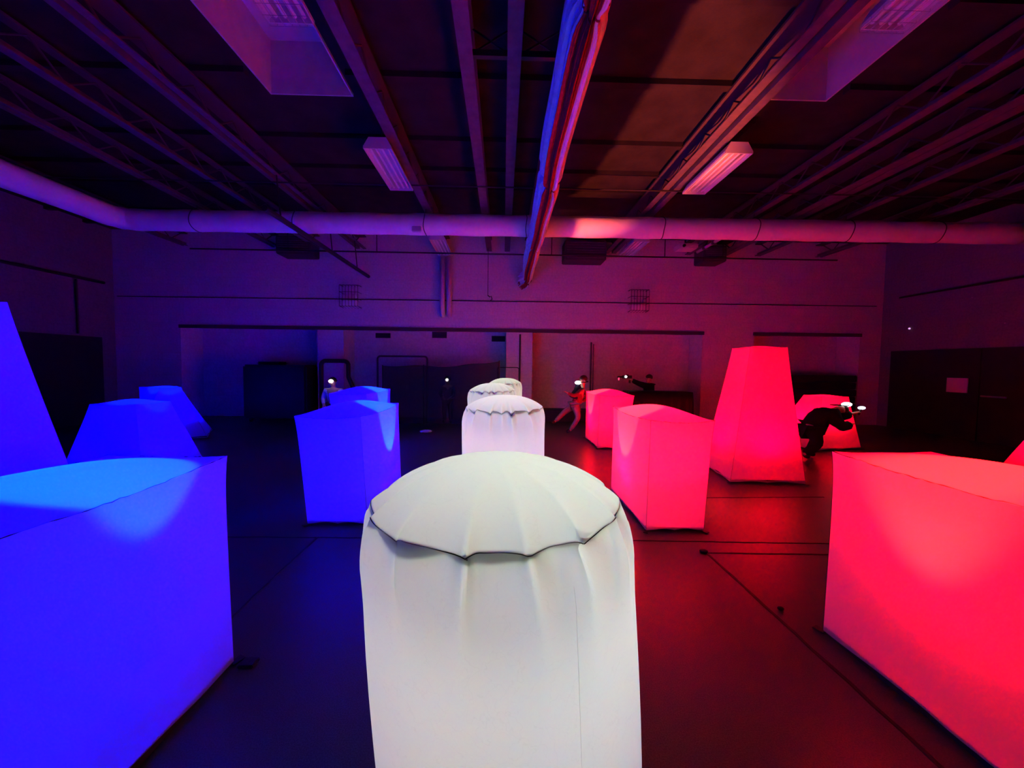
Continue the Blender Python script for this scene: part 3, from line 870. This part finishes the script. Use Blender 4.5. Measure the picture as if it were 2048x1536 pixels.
    tube(bm, pts, .0003, 4)
    obj('side_seam', bm, M['fabric'], t)
    obj('base_skirt', T([(cx, cy, .002), (cx, cy, .04)], R*.96, 40), M['black'], t)
    for z, k in ((.5, .62), (.86, 1.15)):
        point('barrier_glow', (cx, cy, z), WHITE_WIDE, P_CYL*.42*k*power, .08, t)
    spot('barrier_beam', (cx, cy+.02, .2), (cx, cy+.10, 3), WHITE_BEAM, P_CYL*2.4*power, 62, 1, .03, t)
cylinder(.055, 1.18, .40, 'large white glowing cylinder barrier nearest the camera, in the centre', lean=.075, seed=3, dip=.018)
cylinder(.015, 3.72, .40, 'white glowing cylinder barrier second from the camera', seed=5)
cylinder(-.17, 6.25, .395, 'white glowing cylinder barrier third from the camera, shifted left', seed=9)
cylinder(.05, 8.8, .395, 'white glowing cylinder barrier farthest from the camera', seed=12)

# the floodlight beside the red block
t = thing('floodlight', (2.05, 4.16, 0), 'small red floodlight on the floor against the right side of the midway red block', 'floodlight')
obj('yoke', T([(2.0, 4.10, .01), (2.0, 4.10, .06), (2.08, 4.10, .06), (2.08, 4.10, .01)], .005, 6), M['blackmetal'], t)
obj('foot', B(2.0, 2.09, 4.08, 4.24, 0, .012), M['blackmetal'], t)
obj('lamp_can', B(2.0, 2.08, 4.11, 4.21, .03, .10, bev=.008), M['blackmetal'], t)

# ------------------------------------------------------------------ floor tape and scraps
def tape(p, q, w, lab, wob=.004):
    bm = bmesh.new(); p, q = Vector(p), Vector(q); d = (q-p); L = d.length; d.normalize(); s = Vector((-d.y, d.x, 0))
    n = max(4, int(L/.12)); A = []
    for i in range(n+1):
        c = p+d*L*i/n+s*random.uniform(-wob, wob)
        ww = w*random.uniform(.85, 1.15)/2
        A.append([bm.verts.new((c+s*ww*k[0])+Vector((0, 0, k[1]))) for k in ((-1, .0005), (-.6, .004), (.6, .004), (1, .0005))])
    for a, b in zip(A, A[1:]):
        for k in range(3): bm.faces.new((a[k], a[k+1], b[k+1], b[k]))
        bm.faces.new((a[3], a[0], b[0], b[3]))
    single('floor_tape', bm, M['tape'], lab, 'floor tape', 'dark floor tape lines')
tape((-1.64, 3.39, 0), (-1.62, -1.5, 0), .020, 'dark tape line running along the floor beside the near blue block')
tape((1.72, 3.12, 0), (1.75, -1.5, 0), .026, 'dark tape line running along the floor beside the near red block')
tape((-3.4, 3.42, 0), (-.75, 3.38, 0), .016, 'dark tape line across the floor in front of the midway blue block')
tape((.62, 3.36, 0), (3.9, 3.24, 0), .016, 'dark tape line across the floor just in front of the midway red block')
tape((1.72, 3.11, 0), (3.9, 3.05, 0), .018, 'dark tape line across the floor, nearer of the two at right')
tape((2.35, 4.46, 0), (3.9, 4.5, 0), .018, 'dark tape line across the floor in front of the tall red pyramid')
b = bmesh.new(); ball(b, (1.70, 3.12, .012), .035, .028, .016)
single('tape_knot', b, M['tape'], 'small dark lump where two floor tape lines meet', 'knot', smooth=True)
b = bmesh.new(); ball(b, (1.80, 2.36, .010), .02, .016, .012)
single('tape_knot', b, M['tape'], 'tiny dark lump partway along the right floor tape', 'knot', smooth=True)
b = bmesh.new(); box(b, -1.33, -1.25, 1.90, 1.965, 0, .02, bev=.006)
single('anchor_clip', b, M['black'], 'small black clip on the floor at the near blue block corner', 'clip')
b = bmesh.new(); bmesh.ops.create_icosphere(b, subdivisions=3, radius=1, matrix=Matrix.Translation((-1.75, 8.75, .03)) @ Matrix.Diagonal((.14, .09, .03, 1)))
for v in b.verts: v.co += Vector((random.uniform(-.012, .012), random.uniform(-.012, .012), random.uniform(-.006, .008)))
single('paper_scrap', b, M['paper'], 'crumpled pale scrap lying on the floor before the practice net', 'scrap')

# ------------------------------------------------------------------ players
def skin_mesh(name, nodes, edges, m, parent, root=0, sub=2, label=None):
    """nodes: list of (pos, radius)"""
    w = parent.location
    me = bpy.data.meshes.new(name)
    me.from_pydata([tuple(Vector(p)-w) for p, r in nodes], edges, [])
    o = bpy.data.objects.new(name, me)
    COL.objects.link(o)
    me.materials.append(m)
    sk = o.modifiers.new('skin', 'SKIN'); sk.use_smooth_shade = True
    ss = o.modifiers.new('sub', 'SUBSURF'); ss.levels = sub; ss.render_levels = sub
    me.skin_vertices.new() if not me.skin_vertices else None
    for i, (p, r) in enumerate(nodes):
        rr = r if isinstance(r, tuple) else (r, r)
        me.skin_vertices[0].data[i].radius = rr
        me.skin_vertices[0].data[i].use_root = (i == root)
    o.parent = parent
    if label: o['label'] = label
    return o

def player(loc, J, lab, shirt, trousers, face, lamp=None, s=1.0, vest=None, bulk=0):
    """J: joints in world space: pelvis chest neck head; per side (l, r): shoulder elbow wrist hip knee ankle toe; face = look direction"""
    t = thing('person', loc, lab, 'person', None)
    V = {k: Vector(v) for k, v in J.items()}
    face = Vector(face).normalized()
    upv = (V['head']-V['neck']).normalized()
    sidev = face.cross(upv).normalized(); face = upv.cross(sidev).normalized()
    nodes, edges, idx = [], [], {}
    def add(k, p, r, par=None):
        idx[k] = len(nodes); nodes.append((Vector(p), r))
        if par is not None: edges.append((idx[par], idx[k]))
    add('pelvis', V['pelvis'], .105*s)
    add('belly', lerp(V['pelvis'], V['chest'], .5), .10*s, 'pelvis')
    add('chest', V['chest'], .115*s, 'belly')
    add('neck', V['neck'], .045*s, 'chest')
    hc = V['head']
    add('jaw', hc-upv*.055*s+face*.012*s, .058*s, 'neck')
    add('skull', hc+upv*.02*s, .084*s, 'jaw')
    add('crown', hc+upv*.085*s-face*.01*s, .06*s, 'skull')
    for q in 'lr':
        add('sh'+q, V['shoulder_'+q], .05*s, 'chest')
        add('el'+q, V['elbow_'+q], .034*s, 'sh'+q)
        add('wr'+q, V['wrist_'+q], .024*s, 'el'+q)
        d = (V['wrist_'+q]-V['elbow_'+q]).normalized()
        pal = V['wrist_'+q]+d*.05*s
        add('pa'+q, pal, (.032*s, .018*s), 'wr'+q)
        sd = d.cross(Vector((0, 0, 1))); sd = sd.normalized() if sd.length > .1 else Vector((1, 0, 0))
        for f, (o_, ln) in enumerate(((-.024, .055), (-.008, .066), (.008, .062), (.024, .05))):
            add('f%d%s' % (f, q), pal+sd*o_*s+d*.03*s, .008*s, 'pa'+q)
            add('g%d%s' % (f, q), pal+sd*o_*1.1*s+d*(.03+ln*.6)*s+Vector((0, 0, -.018*s)), .0065*s, 'f%d%s' % (f, q))
        add('t'+q, V['wrist_'+q]+d*.03*s+sd*-.04*s, .009*s, 'wr'+q)
        add('hi'+q, V['hip_'+q], .078*s, 'pelvis')
        add('kn'+q, V['knee_'+q], .05*s, 'hi'+q)
        add('ak'+q, V['ankle_'+q], .032*s, 'kn'+q)
        add('to'+q, V['toe_'+q], .026*s, 'ak'+q)
    skin_mesh('body', nodes, edges, M['skin'], t, sub=1)
    def sub(name, keys, links, grow, m, root=0, extra=None):
        ns = [(nodes[idx[k]][0], (nodes[idx[k]][1] if not isinstance(nodes[idx[k]][1], tuple) else .03)+grow) for k in keys]
        return skin_mesh(name, ns, [(keys.index(a), keys.index(b)) for a, b in links], m, t, root, 1)
    sub('jacket' if bulk else 'shirt', ['belly', 'pelvis', 'chest', 'shl', 'shr', 'ell', 'elr', 'wrl', 'wrr'], [('belly', 'pelvis'), ('belly', 'chest'), ('chest', 'shl'), ('chest', 'shr'), ('shl', 'ell'), ('shr', 'elr'), ('ell', 'wrl'), ('elr', 'wrr')], .016+bulk, shirt)
    sub('trousers', ['pelvis', 'hil', 'hir', 'knl', 'knr', 'akl', 'akr'], [('pelvis', 'hil'), ('pelvis', 'hir'), ('hil', 'knl'), ('hir', 'knr'), ('knl', 'akl'), ('knr', 'akr')], .018+bulk*.6, trousers)
    for q in 'lr':
        sub('shoe', ['ak'+q, 'to'+q], [('ak'+q, 'to'+q)], .016, M['black'])
    if vest is not None:
        ch, be = V['chest'], lerp(V['pelvis'], V['chest'], .45)
        skin_mesh('vest', [(lerp(ch, V['neck'], .2)+face*.10, .10*s), (ch+face*.13, .13*s), (be+face*.13, .13*s)], [(0, 1), (1, 2)], vest, t, 1, 2)
    # hair, face
    bm = bmesh.new(); bmesh.ops.create_uvsphere(bm, u_segments=20, v_segments=14, radius=1)
    for v in bm.verts:
        p = v.co.copy()
        if p.z < -.15 and p.y > -.1: p *= .8
        if p.z < -.45: p *= .8
        v.co = hc+upv*.045*s+(sidev*p.x*.088+face*(p.y*.095-.012)+upv*p.z*.085)*s
    obj('hair', bm, M['hair'], t, True)
    bm = bmesh.new(); ball(bm, hc+face*.092*s-upv*.012*s, .013*s, .013*s, .018*s, 8)
    obj('nose', bm, M['skin'], t, True)
    bm = bmesh.new(); ball(bm, hc+face*.080*s-upv*.052*s, .022*s, .010*s, .006*s, 8)
    obj('mouth', bm, M['cloth_red'], t, True)
    for e in (-1, 1):
        bm = bmesh.new(); ball(bm, hc+face*.082*s+sidev*e*.030*s+upv*.012*s, .010*s, .010*s, .008*s, 8)
        obj('eye', bm, M['black'], t, True)
        bm = bmesh.new(); ball(bm, hc+sidev*e*.082*s-upv*.005*s, .012*s, .02*s, .026*s, 8)
        obj('ear', bm, M['skin'], t, True)
    return t, hc, face, upv, sidev

def head_lamp(t, hc, face, upv, sidev, m, rx, rz, lab, off=(0, .1, .05)):
    """worn lamp: lens and strap are parts of the player"""
    c = hc+sidev*off[0]+face*off[1]+upv*off[2]
    bm = bmesh.new(); ball(bm, c, rx, rx*.6, rz)
    obj('head_lamp', bm, m, t, True, lab)
    bm = bmesh.new()
    ring = [hc+upv*off[2]*.8+(sidev*math.cos(a)*.098+face*(math.sin(a)*.104-.012)) for a in [k*2*PI/24 for k in range(24)]]
    tube(bm, ring, .009, 6, closed=True)
    obj('head_strap', bm, M['black'], t)

# standing player in a pale shirt, seen over the far blue block
y = 9.0; x = -3.93
J = dict(pelvis=(x, y, .62), chest=(x, y, .88), neck=(x, y, 1.0), head=(x-.01, y-.01, 1.11),
         shoulder_l=(x-.18, y, .93), elbow_l=(x-.24, y-.02, .74), wrist_l=(x-.16, y-.16, .62),
         shoulder_r=(x+.18, y, .93), elbow_r=(x+.24, y-.04, .75), wrist_r=(x+.12, y-.2, .72),
         hip_l=(x-.07, y, .57), knee_l=(x-.08, y-.02, .32), ankle_l=(x-.08, y+.02, .07), toe_l=(x-.09, y-.1, .045),
         hip_r=(x+.07, y, .57), knee_r=(x+.08, y-.03, .32), ankle_r=(x+.08, y+.02, .07), toe_r=(x+.09, y-.1, .045))
P, hc, f, u, s_ = player((x, y, 0), J, 'person in a pale shirt standing behind the far blue block, lamp at the forehead', M['cloth_white'], M['cloth_dark'], (0.1, -1, 0))
head_lamp(P, hc, f, u, s_, M['lamp_pink'], .055, .038, 'bright pinkish white head lamp on the pale-shirted player', (.0, .11, .045))

# player in dark clothes behind the net
y = 10.25; x = -1.47
J = dict(pelvis=(x, y, .62), chest=(x, y, .9), neck=(x, y, 1.02), head=(x, y-.01, 1.13),
         shoulder_l=(x-.14, y, .95), elbow_l=(x-.19, y-.05, .76), wrist_l=(x-.1, y-.17, .7),
         shoulder_r=(x+.14, y, .95), elbow_r=(x+.19, y-.05, .76), wrist_r=(x+.1, y-.17, .7),
         hip_l=(x-.07, y, .57), knee_l=(x-.08, y-.02, .32), ankle_l=(x-.08, y+.02, .07), toe_l=(x-.09, y-.1, .045),
         hip_r=(x+.07, y, .57), knee_r=(x+.08, y-.03, .32), ankle_r=(x+.08, y+.02, .07), toe_r=(x+.09, y-.1, .045))
P, hc, f, u, s_ = player((x, y, 0), J, 'person in dark clothes standing behind the practice net, hard to make out', M['cloth_black'], M['cloth_black'], (0, -1, 0))
head_lamp(P, hc, f, u, s_, M['lamp_white'], .042, .042, 'round white lamp on the player behind the practice net', (.0, .11, .035))

# running player
y = 8.75
J = dict(pelvis=(1.68, y, .70), chest=(1.80, y, .96), neck=(1.84, y, 1.08), head=(1.83, y-.01, 1.22),
         shoulder_l=(1.78, y-.15, 1.01), elbow_l=(1.60, y-.2, .88), wrist_l=(1.45, y-.15, .95),
         shoulder_r=(1.82, y+.15, 1.01), elbow_r=(1.98, y+.18, .82), wrist_r=(1.84, y+.14, .72),
         hip_l=(1.65, y-.08, .64), knee_l=(1.73, y-.08, .38), ankle_l=(1.55, y-.06, .09), toe_l=(1.46, y-.06, .045),
         hip_r=(1.64, y+.08, .64), knee_r=(1.42, y+.08, .48), ankle_r=(1.22, y+.08, .27), toe_r=(1.13, y+.08, .24))
P, hc, f, u, s_ = player((1.6, y, 0), J, 'person running left in a red shirt, dark vest and grey trousers', M['cloth_red'], M['cloth_grey'], (-1, -.25, -.15), vest=M['cloth_dark'])
head_lamp(P, hc, f, u, s_, M['lamp_green'], .07, .04, 'greenish white head lamp on the running player', (.0, .13, -.03))

# player behind the black table taking aim
y = 10.2; x = 3.92
J = dict(pelvis=(x, y, .70), chest=(x, y, .98), neck=(x-.01, y, 1.10), head=(x-.02, y-.01, 1.23),
         shoulder_l=(x-.12, y-.08, 1.06), elbow_l=(x-.33, y-.12, 1.12), wrist_l=(x-.52, y-.12, 1.21),
         shoulder_r=(x+.13, y+.08, 1.05), elbow_r=(x-.16, y-.02, 1.03), wrist_r=(x-.50, y-.10, 1.18),
         hip_l=(x-.07, y, .65), knee_l=(x-.08, y-.02, .36), ankle_l=(x-.08, y+.02, .07), toe_l=(x-.12, y-.1, .045),
         hip_r=(x+.07, y, .65), knee_r=(x+.08, y-.03, .36), ankle_r=(x+.08, y+.02, .07), toe_r=(x+.04, y-.1, .045))
player((x, y, 0), J, 'person in black behind the black table, arms stretched left, aiming', M['cloth_black'], M['cloth_black'], (-1, -.4, 0), bulk=.015)

def tagger(p, d, lab, lamps):
    d = Vector(d).normalized(); p = Vector(p); side = d.cross(Vector((0, 0, 1))).normalized(); u = side.cross(d)
    t = thing('toy_blaster', p, lab, 'toy blaster')
    def bx(name, a0, a1, b0, b1, c0, c1, m=M['black']):
        bm = bmesh.new(); box(bm, a0, a1, b0, b1, c0, c1, bev=.008)
        for v in bm.verts: q = v.co.copy(); v.co = p+d*q.x+side*q.y+u*q.z
        return obj(name, bm, m, t)
    bx('receiver', -.06, .2, -.03, .03, 0, .085)
    bx('barrel', .2, .34, -.02, .02, .02, .065)
    bx('grip', -.03, .02, -.018, .018, -.12, .0)
    bx('sight', .02, .1, -.015, .015, .085, .11)
    for off, r1, r2, m in lamps:
        c = p+d*off[0]+side*off[1]+u*off[2]
        bm = bmesh.new(); ball(bm, c, r1, r1, r2)
        obj('blaster_lamp', bm, m, t, True)
tagger((3.34, 10.08, 1.24), (-1, -.15, 0), 'black toy blaster with red and white lamps aimed over the table', [((.30, -.0, .0), .017, .05, M['lamp_red']), ((.12, -.035, .05), .03, .03, M['lamp_white'])])


# crouching player in front of the low red pyramid
y = 6.45
J = dict(pelvis=(5.30, y, .56), chest=(5.50, y, .78), neck=(5.66, y, .84), head=(5.80, y, .86),
         shoulder_l=(5.53, y+.14, .80), elbow_l=(5.78, y+.05, .72), wrist_l=(5.97, y-.06, .80),
         shoulder_r=(5.53, y-.14, .80), elbow_r=(5.68, y-.18, .58), wrist_r=(5.86, y-.14, .62),
         hip_l=(5.29, y+.08, .50), knee_l=(5.50, y+.1, .34), ankle_l=(5.36, y+.1, .08), toe_l=(5.48, y+.1, .045),
         hip_r=(5.28, y-.08, .50), knee_r=(5.36, y-.1, .27), ankle_r=(5.12, y-.1, .10), toe_r=(5.22, y-.1, .045))
P, hc, f, u, s_ = player((5.3, y, 0), J, 'person in black running bent over before the low red pyramid', M['cloth_black'], M['cloth_black'], (1, -.2, .9), bulk=.045)
head_lamp(P, hc, Vector((1, -.3, 0)).normalized(), Vector((0, 0, 1)), Vector((.2, -1, 0)).normalized(), M['lamp_white'], .085, .038, 'bright white head lamp on the bent-over player', (.0, .09, .09))
c = Vector((6.08, 6.35, .90))
t = thing('hand_lamp', c, 'bluish white hand-held lamp in front of the bent-over player', 'lamp')
b = bmesh.new(); ball(b, c, .065, .03, .028); obj('lamp_lens', b, M['lamp_blue'], t, True)
b = T([c+Vector((-.01, 0, -.02)), c+Vector((-.05, 0, -.12))], .016, 8); obj('lamp_grip', b, M['black'], t)
